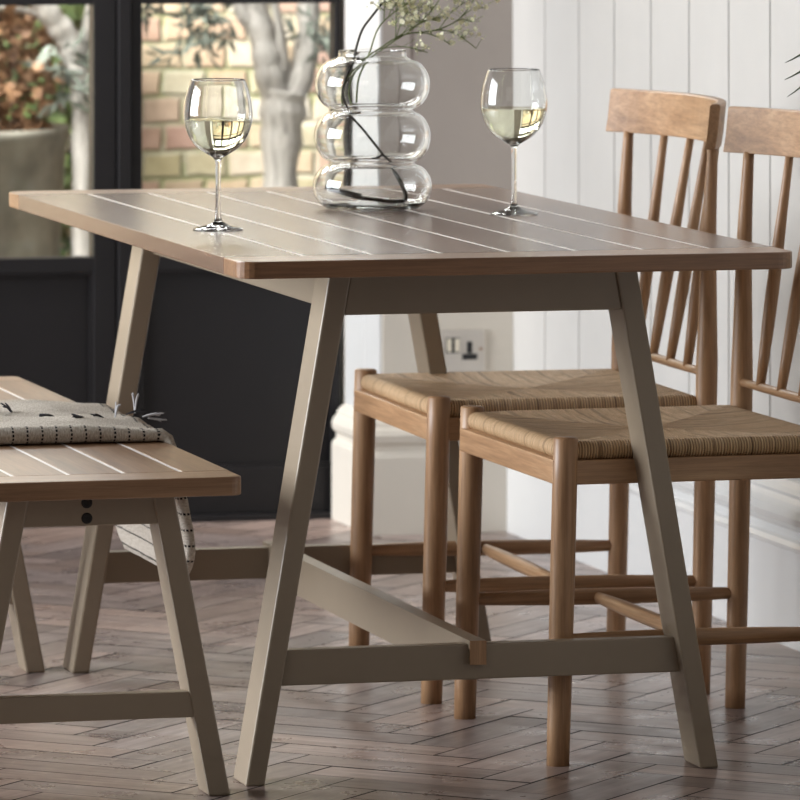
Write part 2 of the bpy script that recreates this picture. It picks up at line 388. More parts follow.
# ------------------------------------------------------------------ garden doors
def garden_door(n, x0, x1, hinge_gap=True):
    y0, y1 = 3.385, 3.43; st = .045; zb = .511; zt = .995; H = 2.22
    bm = bmesh.new()
    sl, sr = (.0225, .013) if n == 2 else (st, st)
    box(bm, (x0, y0, .012), (x0+sl, y1, H)); box(bm, (x1-sr, y0, .012), (x1, y1, H))
    a, b = x0+sl, x1-sr
    box(bm, (a, y0, .012), (b, y1, .10)); box(bm, (a, y0, .482), (b, y1, zb))
    box(bm, (a, y0, zt), (b, y1, zt+.028)); box(bm, (a, y0, 1.52), (b, y1, 1.548)); box(bm, (a, y0, H-.07), (b, y1, H))
    o = obj('door_%d' % n, bm, 'black', bevel=.002); o['kind'] = 'structure'; o['label'] = 'black garden door leaf with glass above a solid panel'
    obj('panel', B((a-.002, y0+.014, .09), (b+.002, y1-.01, .49)), 'black', o, bevel=.002)
    bm = bmesh.new()
    for (u0, v0, u1, v1) in ((a, .10, b, .106), (a, .476, b, .482), (a, .106, a+.006, .476), (b-.006, .106, b, .476)):
        box(bm, (u0, y0+.004, v0), (u1, y0+.016, v1))
    obj('panel_bead', bm, 'black', o)
    for k, (z0, z1) in enumerate(((zb, zt), (zt+.028, 1.52), (1.548, H-.07))):
        obj('glass_pane', B((a-.003, y0+.018, z0-.003), (b+.003, y0+.024, z1+.003)), 'pane', o)
garden_door(1, .165, .562); garden_door(2, .592-.002, 1.012-.005)
garden_door(3, -.262, .158); garden_door(4, -.689, -.269)
def door_frame():
    bm = bmesh.new()
    box(bm, (.564, 3.375, .0), (.588, 3.45, 2.24))      # centre mullion
    box(bm, (-.75, 3.37, 0), (-.69, 3.46, 2.30)); box(bm, (-.75, 3.37, 2.235), (1.02, 3.46, 2.30)); box(bm, (-.75, 3.36, -.01), (1.02, 3.47, .012))
    o = obj('trim_3', bm, 'black', bevel=.002); o['kind'] = 'structure'; o['label'] = 'black door frame with centre mullion'
    bm = bmesh.new(); box(bm, (-3.0, 3.36, 0), (-.75, 3.5, 2.6)); box(bm, (-.75, 3.36, 2.30), (1.0, 3.5, 2.6))
    o = obj('wall_rear', bm, 'grey'); o['kind'] = 'structure'; o['label'] = 'grey wall around the garden doors'
door_frame()

# ------------------------------------------------------------------ garden
GZ = -.12
o = obj('ground', B((-4, 3.47, GZ-.1), (5.5, 6.6, GZ)), 'paving'); o['kind'] = 'structure'; o['label'] = 'garden paving outside the doors'
o = obj('garden_wall', B((-4, 6.0, GZ), (5.5, 6.22, 2.4)), 'brick'); o['kind'] = 'structure'; o['label'] = 'yellow stock brick garden wall behind the olive trees'
def leaf(bm, p, d, l, wd):
    d = Vector(d).normalized(); s = d.cross(Vector((random.uniform(-1,1),random.uniform(-1,1),random.uniform(-1,1)))).normalized(); nn = d.cross(s)*.08*l
    p = Vector(p); a = bm.verts.new(p); b = bm.verts.new(p+d*l*.35+s*wd*.5+nn); c = bm.verts.new(p+d*l); e = bm.verts.new(p+d*l*.35-s*wd*.5+nn); f = bm.verts.new(p+d*l*.7+s*wd*.38+nn*.6); g = bm.verts.new(p+d*l*.7-s*wd*.38+nn*.6)
    bm.faces.new((a,b,f,c,g,e))
def rv(s=1): return Vector((random.uniform(-s,s),random.uniform(-s,s),random.uniform(-s,s)))
def leaf_sprays(bm, clumps, l=.045, wd=.011):
    for c, r, n in clumps:
        c = Vector(c)
        for k in range(n//8):
            p = c + rv(r); d = (rv(1)+Vector((0,0,-.1))).normalized(); 
            for j in range(8):
                leaf(bm, p+d*.009*j, d+rv(.9), l*random.uniform(.7,1.2), wd)
def olive(label, loc, trunks, clumps):
    t = thing('olive_tree', label, 'tree', loc)
    bm = bmesh.new()
    for pts, r in trunks:
        P = smoothpts(pts, 5); k = len(P); R = []
        for i in range(k):
            f = i/(k-1)*(len(r)-1); q = int(f); q = min(q, len(r)-2); R.append((r[q]*(1-(f-q))+r[q+1]*(f-q))*(1+.07*sin(i*1.7)))
        tube(bm, P, R, 12, jitter=.05)
    obj('trunk', bm, 'bark', t, smooth=True)
    bm = bmesh.new(); leaf_sprays(bm, clumps); f = obj('foliage', bm, 'olive', t); f['kind'] = 'stuff'
    return t
olive('olive tree with slim pale trunk beside the large grey planter', (.78, 4.78, GZ),
    [([(.795,4.78,GZ),(.795,4.78,.3),(.792,4.78,.58),(.794,4.78,.76)], [.036,.029,.024,.023]),
     ([(.793,4.78,.73),(.785,4.78,.81),(.755,4.77,.88),(.715,4.76,.93),(.68,4.75,.985),(.64,4.74,1.07),(.5,4.7,1.25)], [.024,.031,.029,.026,.022,.018,.01]),
     ([(.785,4.78,.78),(.80,4.8,.88),(.83,4.82,1.0),(.86,4.85,1.3)], [.016,.013,.011,.009]),
     ([(.70,4.76,.93),(.62,4.75,.945),(.52,4.74,.94)], [.008,.006,.004])],
    [((.755,4.70,.80),.035,40), ((.80,4.72,.80),.03,32), ((.82,4.76,.98),.04,100), ((.73,4.70,.84),.03,40), ((.78,4.8,1.2),.14,300), ((.55,4.7,1.3),.2,300), ((.60,4.7,.99),.05,60)])
olive('olive tree with thick forked trunk in front of the brick wall', (1.24, 4.9, GZ),
    [([(1.262,4.9,GZ),(1.262,4.9,.3),(1.258,4.9,.58),(1.262,4.9,.70),(1.268,4.9,.755)], [.050,.043,.040,.050,.050]),
     ([(1.255,4.9,.72),(1.235,4.9,.79),(1.222,4.9,.86),(1.20,4.9,.95),(1.19,4.9,1.05),(1.2,4.92,1.3)], [.034,.034,.031,.028,.022,.014]),
     ([(1.275,4.9,.72),(1.305,4.91,.79),(1.325,4.92,.88),(1.33,4.93,1.0),(1.36,4.95,1.3)], [.034,.032,.026,.025,.016]),
     ([(1.218,4.9,.88),(1.175,4.9,.925),(1.16,4.9,1.0),(1.12,4.9,1.3)], [.022,.019,.016,.01]),
     ([(1.262,4.9,.77),(1.262,4.89,.82),(1.25,4.88,.90),(1.232,4.88,.98)], [.018,.014,.010,.007])],
    [((1.33,4.82,.88),.035,40), ((1.37,4.80,.83),.04,56), ((1.41,4.82,.90),.035,40), ((1.06,4.78,.985),.06,64), ((.98,4.78,.97),.06,72), ((1.10,4.78,.91),.04,24), ((1.01,4.76,.88),.05,40), ((1.07,4.76,.86),.035,24),
     ((1.2,4.9,1.3),.22,500), ((.95,4.8,1.15),.12,200), ((1.45,4.9,1.15),.15,240)])
def planter():
    c = (.50, 4.95)
    t = thing('planter', 'large round weathered grey planter outside the left glass door', 'planter', (c[0], c[1], GZ))
    r = .29
    bm = bmesh.new(); h = .70-GZ-.015
    lathe(bm, [(0,0),(r*.74,0),(r*.78,.02),(r*.93,h*.6),(r*.985,h-.035),(r*1.0,h-.03),(r*1.015,h-.015),(r*1.01,h),(r*.95,h),(r*.93,h-.05),(0,h-.06)], (c[0],c[1],GZ), 64)
    obj('pot_body', bm, 'stone', t, smooth=True)
    bm = bmesh.new(); lathe(bm, [(0,h-.05),(r*.93,h-.05)], (c[0],c[1],GZ+.002), 48); obj('soil', bm, 'soil', t)
    s = thing('dried_shrub', 'brown dried leafy shrub growing in the grey planter', 'plant', (c[0], c[1], .63))
    bm = bmesh.new()
    for k in range(16):
        a = random.uniform(0, 2*pi); q = random.uniform(.05,.26); tube(bm, smoothpts([(c[0]+cos(a)*.03, c[1]+sin(a)*.03, .625), (c[0]+cos(a)*q*.6, c[1]+sin(a)*q*.6, .82), (c[0]+cos(a)*q, c[1]+sin(a)*q, 1.02+random.random()*.3)], 4), .004, 5)
    obj('stems', bm, 'twig', s)
    bm = bmesh.new()
    for k in range(3200):
        a = random.uniform(0, 2*pi); z = random.uniform(.66, 1.35); q = (.30 - .10*abs(z-.85)/.5)*math.sqrt(random.random()); p = Vector((c[0]+cos(a)*q, c[1]+sin(a)*q, z))
        leaf(bm, p, rv(1), random.uniform(.02,.045), random.uniform(.018,.032))
    f = obj('foliage', bm, 'dead', s); f['kind'] = 'stuff'
planter()
def ivy():
    bm = bmesh.new()
    for k in range(3200):
        p = Vector((random.uniform(.55,1.12), random.uniform(5.70,5.92), random.uniform(GZ+.02, 1.0))); 
        if p.x > 1.02 + .05*sin(p.z*9): continue
        leaf(bm, p, rv(1)+Vector((0,-.3,-.3)), random.uniform(.03,.06), random.uniform(.025,.045))
    tag(obj('ivy', bm, 'ivy', local=(0,0,0)), 'dark green climbing foliage on the brick wall behind the planter', 'plant', kind='stuff')
ivy()

# ------------------------------------------------------------------ dining table
def plan_rect(x0, x1, y0, y1, r, corners=(1,1,1,1), n=6):
    out = []
    for (cx, cy, a0, on) in ((x1-r, y0+r, -pi/2, corners[1]), (x1-r, y1-r, 0, corners[2]), (x0+r, y1-r, pi/2, corners[3]), (x0+r, y0+r, pi, corners[0])):
        if on: out += [(cx+r*cos(a0+pi/2*k/n), cy+r*sin(a0+pi/2*k/n)) for k in range(n+1)]
        else:
            sx = 1 if cx > (x0+x1)/2 else -1; sy = 1 if cy > (y0+y1)/2 else -1
            out.append((cx+sx*r, cy+sy*r))
    return out
def planked_top(parent, X0, X1, Y0, Y1, zt, th, grooves, bread, r, name='tabletop', my='top_y', mx='top_x'):
    gw = .0024
    xs = [X0] + grooves + [X1]; bm = bmesh.new(); lay = tone_attr(bm)
    for k, (a, b) in enumerate(zip(xs, xs[1:])):
        f = box(bm, (a+(gw if k else 0), Y0+bread+.0006, zt-th), (b-(gw if k < len(xs)-2 else 0), Y1-bread-.0006, zt)); t = random.uniform(.86,1.12); settone(f, lay, (t, t*random.uniform(.97,1.03), t))
    obj(name, bm, my, parent, bevel=.0012)
    obj('groove_lines', B((X0+.02, Y0+bread+.001, zt-th+.002), (X1-.02, Y1-bread-.001, zt-.0004)), 'groove_glint', parent)
    for (a, b, cs) in ((Y0, Y0+bread, (1,1,0,0)), (Y1-bread, Y1, (0,0,1,1))):
        bm = bmesh.new(); lay = tone_attr(bm); prism(bm, plan_rect(X0, X1, a, b, r, cs), zt-th, zt); settone(bm.faces, lay, (1,1,1))
        obj('end_board', bm, mx, parent, bevel=.002)
def slant(y0, y1, xb0, xb1, zb, xt0, xt1, zt):
    bm = bmesh.new(); hexa(bm, [(xb0,y0,zb),(xb1,y0,zb),(xb1,y1,zb),(xb0,y1,zb),(xt0,y0,zt),(xt1,y0,zt),(xt1,y1,zt),(xt0,y1,zt)]); return bm
def dining_table():
    W, Ln = .797, 1.633; cx = W/2; cy = Ln/2
    t = thing('dining_table', 'oak topped dining table with taupe painted trestle legs', 'table', (cx, cy, 0))
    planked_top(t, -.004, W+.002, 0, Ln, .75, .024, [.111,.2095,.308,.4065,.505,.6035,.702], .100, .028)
    zt = .7255; s0 = cx-.0505; sh = cx-.177
    for (y0, y1) in ((.195,.272),(Ln-.260,Ln-.183)):
        obj('leg', slant(y0, y1, cx-s0, cx-s0+.028, 0, cx-sh-.003, cx-sh+.029, zt), 'taupe', t, bevel=.003)
        obj('leg', slant(y0, y1, cx+s0-.028, cx+s0, 0, cx+sh-.029, cx+sh+.003, zt), 'taupe', t, bevel=.003)
        q = .006 if y0 < 1 else 0
        f = .6575/zt; xa = cx-s0+.028+(s0-sh)*f; 
        def inner(z): return cx-s0+.026 + (s0-sh+.003)*z/zt
        bm = bmesh.new(); a, b = inner(.6575), inner(zt); ya, yb = y0+.004, y0+.034
        hexa(bm, [(a,ya,.6575),(W-a,ya,.6575),(W-a,yb,.6575),(a,yb,.6575),(b,ya,zt),(W-b,ya,zt),(W-b,yb,zt),(b,yb,zt)])
        obj('apron', bm, 'taupe', t, bevel=.002)
        bm = bmesh.new(); a, b = inner(.136), inner(.186); ya, yb = (y0+.022, y0+.047) if y0 < 1 else (y1-.038, y1-.013)
        hexa(bm, [(a,ya,.136),(W-a,ya,.136),(W-a,yb,.136),(a,yb,.136),(b,ya,.186),(W-b,ya,.186),(W-b,yb,.186),(b,yb,.186)])
        obj('stretcher', bm, 'taupe', t, bevel=.002)
    for x in (.182, W-.182-.02): obj('apron', B((x, .235, .663), (x+.02, Ln-.23, zt)), 'taupe', t, bevel=.002)
    bm = bmesh.new(); box(bm, (.380, .207, .158), (.404, .246, .192)); box(bm, (.3805, .2425, .132), (.4035, Ln-.222, .1915)); box(bm, (.380, Ln-.2225, .158), (.404, Ln-.184, .192))
    ls = obj('long_stretcher', bm, 'taupe', t)
    te = obj('tenon_end', B((.380, .2045, .158), (.404, .2071, .192)), 'chair_v', ls); te['label'] = 'bare oak end of the long stretcher'
dining_table()

# ------------------------------------------------------------------ bench
def bench():
    X1, X0, Y0, Y1 = .0145, -.385, .057, 1.628; cx = (X0+X1)/2
    t = thing('bench', 'oak topped bench with taupe painted splayed legs beside the table', 'bench', (cx, (Y0+Y1)/2, 0))
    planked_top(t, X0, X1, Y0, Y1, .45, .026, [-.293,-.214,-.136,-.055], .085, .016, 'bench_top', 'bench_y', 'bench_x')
    zt = .425; b0 = .198; t0 = .120
    for (y0, y1) in ((.155-.03,.155+.035),(1.395,1.46)):
        for s in (-1, 1):
            e = sorted((cx+s*b0, cx+s*(b0-.031))); g = sorted((cx+s*(t0-.003), cx+s*(t0-.034)))
            obj('leg', slant(y0, y1, e[0], e[1], 0, g[0], g[1], zt), 'taupe', t, bevel=.003)
        def inner(z): return (b0-.029) - (b0-t0+.003)*z/zt
        ya, yb = y0+.003, y0+.028
        for (za, zb, nm) in ((.380, zt, 'apron'), (.110, .146, 'stretcher')):
            bm = bmesh.new(); a, b = inner(za), inner(zb)
            hexa(bm, [(cx-a,ya,za),(cx+a,ya,za),(cx+a,yb,za),(cx-a,yb,za),(cx-b,ya,zb),(cx+b,ya,zb),(cx+b,yb,zb),(cx-b,yb,zb)])
            obj(nm, bm, 'taupe', t, bevel=.002)
    obj('rail', B((-.21,.15,.385),(-.188,1.40,zt)), 'taupe', t)
    for z in (.412, .3905):
        bm = bmesh.new(); lathe(bm, [(0,-.003),(.0078,-.003),(.0078,0),(.0062,.0014),(.0036,.0014),(.0032,.0004),(0,.0004)], (0,0,0), 20)
        bmesh.ops.rotate(bm, verts=bm.verts, cent=(0,0,0), matrix=Matrix.Rotation(pi/2, 3, 'X')); bmesh.ops.translate(bm, verts=bm.verts, vec=(-.191,.1275,z))
        obj('bolt', bm, 'bolt', t)
bench()

# ------------------------------------------------------------------ throw over the bench
def throw():
    t = thing('throw_blanket', 'cream woven throw with black dashed lines draped over the bench', 'blanket', (-.19, .75, .451))
    bm = bmesh.new(); uv = bm.loops.layers.uv.new('uv')
    # centre-line path across the bench then down the right side: (x, z of underside)
    path = [(-.384+.386*k/30, .4515) for k in range(31)]
    path += [(.008,.4513),(.0125,.4485),(.0142,.441),(.0145,.428)]
    for k in range(1, 13): path.append((.0145+.007*sin(k/12*2.2), .428-.0140*k))
    n = len(path); S = [0]
    for a, b in zip(path, path[1:]): S.append(S[-1]+math.hypot(b[0]-a[0], b[1]-a[1]))
    hang0 = S[31]
    def section(i):
        x, z = path[i]; a = path[max(i-1,0)]; b = path[min(i+1,n-1)]
        tx, tz = b[0]-a[0], b[1]-a[1]; l = math.hypot(tx,tz); nx, nz = -tz/l, tx/l
        f = max(0, (S[i]-hang0))/(S[-1]-hang0)
        th = .0255 - .011*min(1, max(0, (x+.10)/.11)) if i <= 30 else .0145
        ya, yb = .535-.105*min(1, f*1.3), .965-.02*f
        if f > .6: g = (f-.6)/.4; ya += .05*g**3; yb -= .09*g**3
        R = []; arc = 0; m = 8
        r = th/2
        pts = []
        for k in range(m+1):
            q = -pi/2 - pi*k/m; pts.append((ya+r + r*cos(q)*1.1, r - r*sin(q)*-1))
        pts = [(ya+r-r*sin(pi*k/m)*1.0, r-r*cos(pi*k/m)) for k in range(m+1)]
        pts += [(ya+r+(yb-ya-2*r)*k/26, th+.0022*sin(k*1.3+i*.21)+.0016*sin(k*.5-i*.33)) for k in range(1,26)]
        pts += [(yb-r+r*sin(pi*k/m), th-(r-r*cos(pi*k/m))) for k in range(m+1)]
        pts += [(yb-r-(yb-ya-2*r)*k/26, 0.0) for k in range(1,26)]
        out = []; a0 = pts[0]; arc = 0
        for p in pts:
            arc += math.hypot(p[0]-a0[0], p[1]-a0[1]); a0 = p
            out.append((Vector((x+nx*p[1], p[0], z+nz*p[1])), arc))
        return out
    secs = [section(i) for i in range(n)]
    V = [[bm.verts.new(p) for p, _ in s] for s in secs]; k = len(V[0])
    for i in range(n-1):
        for j in range(k):
            j2 = (j+1) % k; f = bm.faces.new((V[i][j], V[i+1][j], V[i+1][j2], V[i][j2]))
            ar = [(S[i], secs[i][j][1]), (S[i+1], secs[i+1][j][1]), (S[i+1], secs[i+1][j2][1] if j2 else secs[i+1][j][1]+.01), (S[i], secs[i][j2][1] if j2 else secs[i][j][1]+.01)]
            for l, q in zip(f.loops, ar): l[uv].uv = q
    bm.faces.new(V[0]); bm.faces.new(V[-1][::-1])
    o = obj('blanket_cloth', bm, 'throw', t, smooth=True)
    tx = D.textures.new('wool', 'CLOUDS'); tx.noise_scale = .012
    d = o.modifiers.new('d', 'DISPLACE'); d.texture = tx; d.strength = .0018; d.mid_level = .5
    top = .4755
    def tuft(x, y, dx, dz, m, n=5, r=.0011, l=1):
        bm = bmesh.new()
        for k in range(n):
            e = rv(.006); tube(bm, smoothpts([(x,y,top), (x+dx*.5+e.x*.5, y+e.y, top+dz*.7+abs(e.z)*.3+.001), (x+dx+e.x, y+e.y*2, top+dz+e.z*.5+.002)], 3), [r]*6+[r*.5], 5)
        obj('tassel', bm, m, t)
    tuft(-.225,.74,.002,.021,'tuft',7,.0014); tuft(-.172,.74,-.016,.012,'tuft',6,.0013); tuft(-.120,.68,-.022,.003,'tuft',7,.0014)
    tuft(-.082,.65,-.020,.002,'tuft',7,.0014); tuft(-.052,.66,-.018,.0025,'tuft',4); tuft(-.035,.66,.006,.018,'fringe',5,.0010)
    tuft(.008,.72,.0,.026,'fringe',7,.0012); tuft(.006,.66,.026,.002,'fringe',9,.0012); tuft(.010,.64,.026,-.005,'fringe',8,.0011); tuft(-.01,.70,.026,.004,'tuft',4,.0010)
throw()

# ------------------------------------------------------------------ chairs
def seat_mesh():
    """envelope-woven cord seat: four sectors, UV.x in metres along each rail"""
    bm = bmesh.new(); uv = bm.loops.layers.uv.new('uv')
    hx, hy = .214, .243; zt, zb = .463, .436; r = .013
    # half-depth profile from underside edge, round the side, over to the middle: (inset, z)
    prof = [(.05, zb+.002),(.012, zb)]
    for k in range(9):
        a = -pi/2 + pi*k/8*.0 + pi*(k/8)
        prof.append((r*1.0 - r*cos(a)*1.0, (zt+zb)/2 + (zt-zb)/2*sin(a)))
    for k in range(1, 15):
        s = k/14; ins = .018 + s*.215
        prof.append((ins, zt - .007*(1-(1-s)**2) + (.0 if k > 1 else 0)))
    def sector(axis, sgn):
        long_, short = (hy, hx) if axis == 'x' else (hx, hy)   # long_ = half length of this rail, short = distance to centre
        nt = 24; grid = []
        for ins, z in prof:
            f = min(ins/.233, 1.0); d = short*(1-f) if ins > .03 else short-ins
            hl = long_*(1-f) if ins > .03 else long_-ins
            hl = max(hl, .0005); d = max(d, 0)
            row = []
            for k in range(nt+1):
                q = -1+2*k/nt; c = q*hl
                z2 = z
                if ins > .03: z2 = z - .003*cos(q*pi/2)*sin(min(f,1)*pi)
                row.append(((sgn*d, c, z2) if axis == 'x' else (c, sgn*d, z2), (c+ (0 if axis=='x' else 1.37), ins)))
            grid.append(row)
        V = [[bm.verts.new(p) for p, _ in row] for row in grid]
        for i in range(len(grid)-1):
            for k in range(nt):
                q = (V[i][k], V[i][k+1], V[i+1][k+1], V[i+1][k])
                f = bm.faces.new(q)
                for l, u in zip(f.loops, (grid[i][k][1], grid[i][k+1][1], grid[i+1][k+1][1], grid[i+1][k][1])): l[uv].uv = u
    for ax in 'xy':
        for s in (-1, 1): sector(ax, s)
    bmesh.ops.remove_doubles(bm, verts=bm.verts, dist=.0004)
    return bm
def cyl(p0, p1, r0, r1, rm=None, n=20, round_top=False):
    bm = bmesh.new(); p0, p1 = Vector(p0), Vector(p1); rm = rm or (r0+r1)/2
    P = []; R = []
    for k in range(9):
        t = k/8; P.append(p0.lerp(p1, t)); R.append((1-t)**2*r0 + 2*t*(1-t)*(2*rm-(r0+r1)/2) + t*t*r1)
    if round_top: P.append(p1+(p1-p0).normalized()*.0025); R.append(r1*.85)
    tube(bm, P, R, n); return bm
def make_chair(loc, label):
    t = thing('dining_chair', label, 'chair', loc, None); O = Vector(loc)
    def P(name, bm, m, **kw): return obj(name, bm, m, t, local=(0,0,0), **kw)
    fx, bx = -.214, .217
    s = P('seat', seat_mesh(), 'rope', smooth=True); s['label'] = 'woven natural cord seat'
    for y in (-.239, .239):
        P('front_leg', cyl((fx, y, 0), (fx+.012, y, .4675), .0165, .0180, .0180, round_top=True), 'chair_v', smooth=True)
        bm = bmesh.new(); tube(bm, smoothpts([(bx-.002,y,0),(bx+.004,y,.25),(bx+.008,y,.45),(bx+.010,y,.56),(bx+.013,y*.995,.72),(bx+.0195,y*.99,.8475)], 5), [.0155+.0015*min(1,k/10) if k < 14 else .017-.0085*min(1,(k-13)/11) for k in range(26)], 20)
        P('back_leg', bm, 'chair_v', smooth=True)
    for y in (-.239, .239): P('seat_rail', B((fx, y-.009, .402), (bx, y+.009, .437)), 'chair_x', bevel=.002)
    P('seat_rail', B((fx-.008, -.24, .403), (fx+.010, .24, .438)), 'chair_y', bevel=.002)
    P('seat_rail', B((bx-.005, -.24, .403), (bx+.012, .24, .438)), 'chair_y', bevel=.002)
    for y, z in ((-.239,.176), (.239,.176)): P('stretcher', cyl((fx, y, z+.003), (bx, y, z-.001), .0085, .0085, .0125), 'chair_x', smooth=True)
    P('stretcher', cyl((-.005, -.236, .176), (-.005, .236, .176), .0085, .0085, .0115), 'chair_y', smooth=True)
    P('stretcher', cyl((bx+.006, -.236, .497), (bx+.006, .236, .497), .0060, .0060, .0072), 'chair_y', smooth=True)
    sag = .045
    def cr(y): return .868*(.0564-y*y)
    for y in (-.143, -.048, .048, .143):
        bm = bmesh.new(); p0 = Vector((bx+.006, y, .499)); p1 = Vector((bx+.0225+cr(y), y, .855))
        R = [.0072,.0085,.0098,.0104,.0100,.0090,.0078,.0068,.0064]
        tube(bm, [p0.lerp(p1, k/8) for k in range(9)], R, 14); P('spindle', bm, 'chair_v', smooth=True)
    # bowed crest rail
    bm = bmesh.new(); n = 24; rings = []
    for k in range(n+1):
        y = -.282+.564*k/n; x = bx+.0215+cr(y); tl = 0; nx = 1/math.hypot(1, tl); 
        xf, xb = x-.0090, x+.0080
        rings.append([bm.verts.new(p) for p in ((xf,y,.845),(xb,y,.845),(xb+.004,y,.870),(xb+.0085,y,.9125),(xb+.006,y,.9150),(xf+.0105,y,.9150),(xf+.0085,y,.9125),(xf+.004,y,.870))])
    for a, b in zip(rings, rings[1:]):
        for j in range(8): bm.faces.new((a[j], a[(j+1)%8], b[(j+1)%8], b[j]))
    bm.faces.new(rings[0][::-1]); bm.faces.new(rings[-1])
    P('crest_rail', bm, 'chair_y', bevel=.0015)
    return t
chair = make_chair((.7410, .516, 0), 'oak spindle back chair nearest the camera, partly cut off by the right edge')
c2 = chair.copy(); COL.objects.link(c2); c2.location = (.7355, 1.154, 0); c2.rotation_euler = (0, 0, -.018)
chair.rotation_euler = (0, 0, .012)
c2['label'] = 'oak spindle back chair further along the table, nearer the wall socket'
for ch in list(chair.children):
    c = ch.copy(); COL.objects.link(c); c.parent = c2
for c in (chair, c2): c['group'] = 'oak spindle back chairs'

# ------------------------------------------------------------------ glassware
def wine_glass(x, y, label):
    t = thing('wine_glass', label, 'wine glass', (x, y, .75), 'stemmed glasses of white wine')
    # outer profile from base centre to rim, then inner back down
    outer = [(0,0),(.030,0),(.0365,.0006),(.0372,.0018),(.030,.0042),(.016,.0075),(.0075,.0125),(.0048,.020),(.0040,.04),(.0038,.07),(.0042,.095),(.0062,.104),
             (.016,.1105),(.030,.1195),(.041,.1325),(.0480,.148),(.0510,.163),(.0505,.178),(.0480,.194),(.0440,.208),(.0395,.2195)]
    inner = [(.0386,.2196),(.0431,.208),(.0470,.194),(.0495,.178),(.0500,.163),(.0470,.1485),(.0400,.1338),(.029,.1212),(.015,.1128),(.004,.1090),(0,.1085)]
    def refine(p):
        q = smoothpts([(a,0,b) for a,b in p], 4); return [(max(v.x,0), v.z) for v in q]
    bm = bmesh.new(); lathe(bm, [(a, b*1.012) for a, b in outer[:4]+refine(outer[3:])[1:]+refine(inner)], (x,y,.75), 64)
    bmesh.ops.remove_doubles(bm, verts=bm.verts, dist=1e-6); obj('glass_bowl_and_stem', bm, 'glass', t, smooth=True).name = 'glass_body'
    zl = .1630; body = [q for q in refine(inner)[::-1] if q[1] < zl-.001]
    bm = bmesh.new(); r_at = .04985
    prof = [(max(0, r-.00025), z*1.012+.0003) for r, z in body] + [(r_at-.0002, zl), (r_at-.004, zl-.0003), (0, zl-.0003)]
    lathe(bm, prof, (x,y,.75), 64); bmesh.ops.remove_doubles(bm, verts=bm.verts, dist=1e-6)
    w = obj('wine', bm, 'wine', t, smooth=True); w['label'] = 'pale white wine'
    return t
wine_glass(.116, .641, 'glass of white wine on the left end of the table, before the brick wall')
wine_glass(.635, .870, 'glass of white wine right of the vase, before the grey pier')

VX, VY = .458, 1.050
def vase():
    t = thing('vase', 'clear glass vase of three stacked rounded bulges on the table', 'vase', (VX, VY, .75))
    th = .0022; pr = [(0,0), (.030,0), (.048,.0003), (.056,.0012)]
    def bulge(zc, h, R, r0, a0, a1, n):
        return [(r0+(R-r0)*cos(a0+(a1-a0)*k/n), zc+h*sin(a0+(a1-a0)*k/n)) for k in range(n+1)]
    pr += bulge(.0350, .0355, .0925, .0600, -1.22, 1.38, 22)
    pr += bulge(.1120, .0395, .0905, .0590, -1.38, 1.38, 24)
    pr += bulge(.1930, .0395, .0895, .0550, -1.38, 1.36, 24)
    pr += [(.0545,.2345), (.0530,.2370), (.0528,.2445), (.0535,.2455)]
    q = [Vector((a,0,b)) for a, b in pr]; outer = [(v.x, v.z) for v in q]
    inn = []
    for i in range(len(q)-1, 0, -1):
        a = q[max(i-1,0)]; b = q[min(i+1,len(q)-1)]; tx, tz = (b.x-a.x), (b.z-a.z); l = math.hypot(tx,tz); nx, nz = -tz/l, tx/l
        rr, zz = q[i].x+nx*th, q[i].z+nz*th
        if q[i].z < .006 : continue
        inn.append((rr, zz))
    inn[0] = (q[-1].x-th, q[-1].z)
    inn += [(.050,.0065),(.02,.006),(0,.006)]
    bm = bmesh.new(); lathe(bm, [(a, b*1.0) for a, b in outer+inn], (VX,VY,.7505), 72); bmesh.ops.remove_doubles(bm, verts=bm.verts, dist=1e-6)
    obj('glass_body', bm, 'glass', t, smooth=True)
vase()
def W(px, py, dy=0):   # metres: the picture's coordinates measured at the vase's distance
    return Vector((VX+(px-372.2)/637*.97, VY+dy, .75+(205.8-py)/637))
def twig():
    t = thing('bare_twig', 'dark bare twig curving up out of the vase to the left', 'twig', tuple(W(360,120)))
    bm = bmesh.new()
    tube(bm, smoothpts([W(330,186,.03), W(352,193), W(375,197), W(398,199,-.01), W(404,192,-.02), W(392,165,-.01), W(383,152), W(365,130), W(348,110), W(341,92), W(345,75), W(352,60), W(356,44), W(362,28), W(373,14), W(384,0), W(398,-22), W(405,-45)], 5), [.0034]*25+[.0020]*61, 7)
    tube(bm, smoothpts([W(328,184,.03), W(345,190,.02), W(362,194,.01)], 4), .0048, 7)
    tube(bm, smoothpts([W(383,152), W(378,156), W(372,157)], 4), .0022, 6)
    obj('stem', bm, 'twig', t, smooth=True)
twig()
def blossom_mesh():
    bm = bmesh.new(); bmesh.ops.create_icosphere(bm, subdivisions=1, radius=.0016)
    for k in range(9):
        a = 2*pi*k/9; tip = Vector((cos(a), sin(a), .35*(k%2)))*.0044; s = Vector((-sin(a), cos(a), 0))*.0014
        v = [bm.verts.new(p) for p in (Vector((0,0,0)), tip*.6+s, tip, tip*.6-s)]; bm.faces.new(v)
    me = D.meshes.new('blossom'); bm.to_mesh(me); bm.free(); me.materials.append(M['petal']); return me
BL = blossom_mesh()
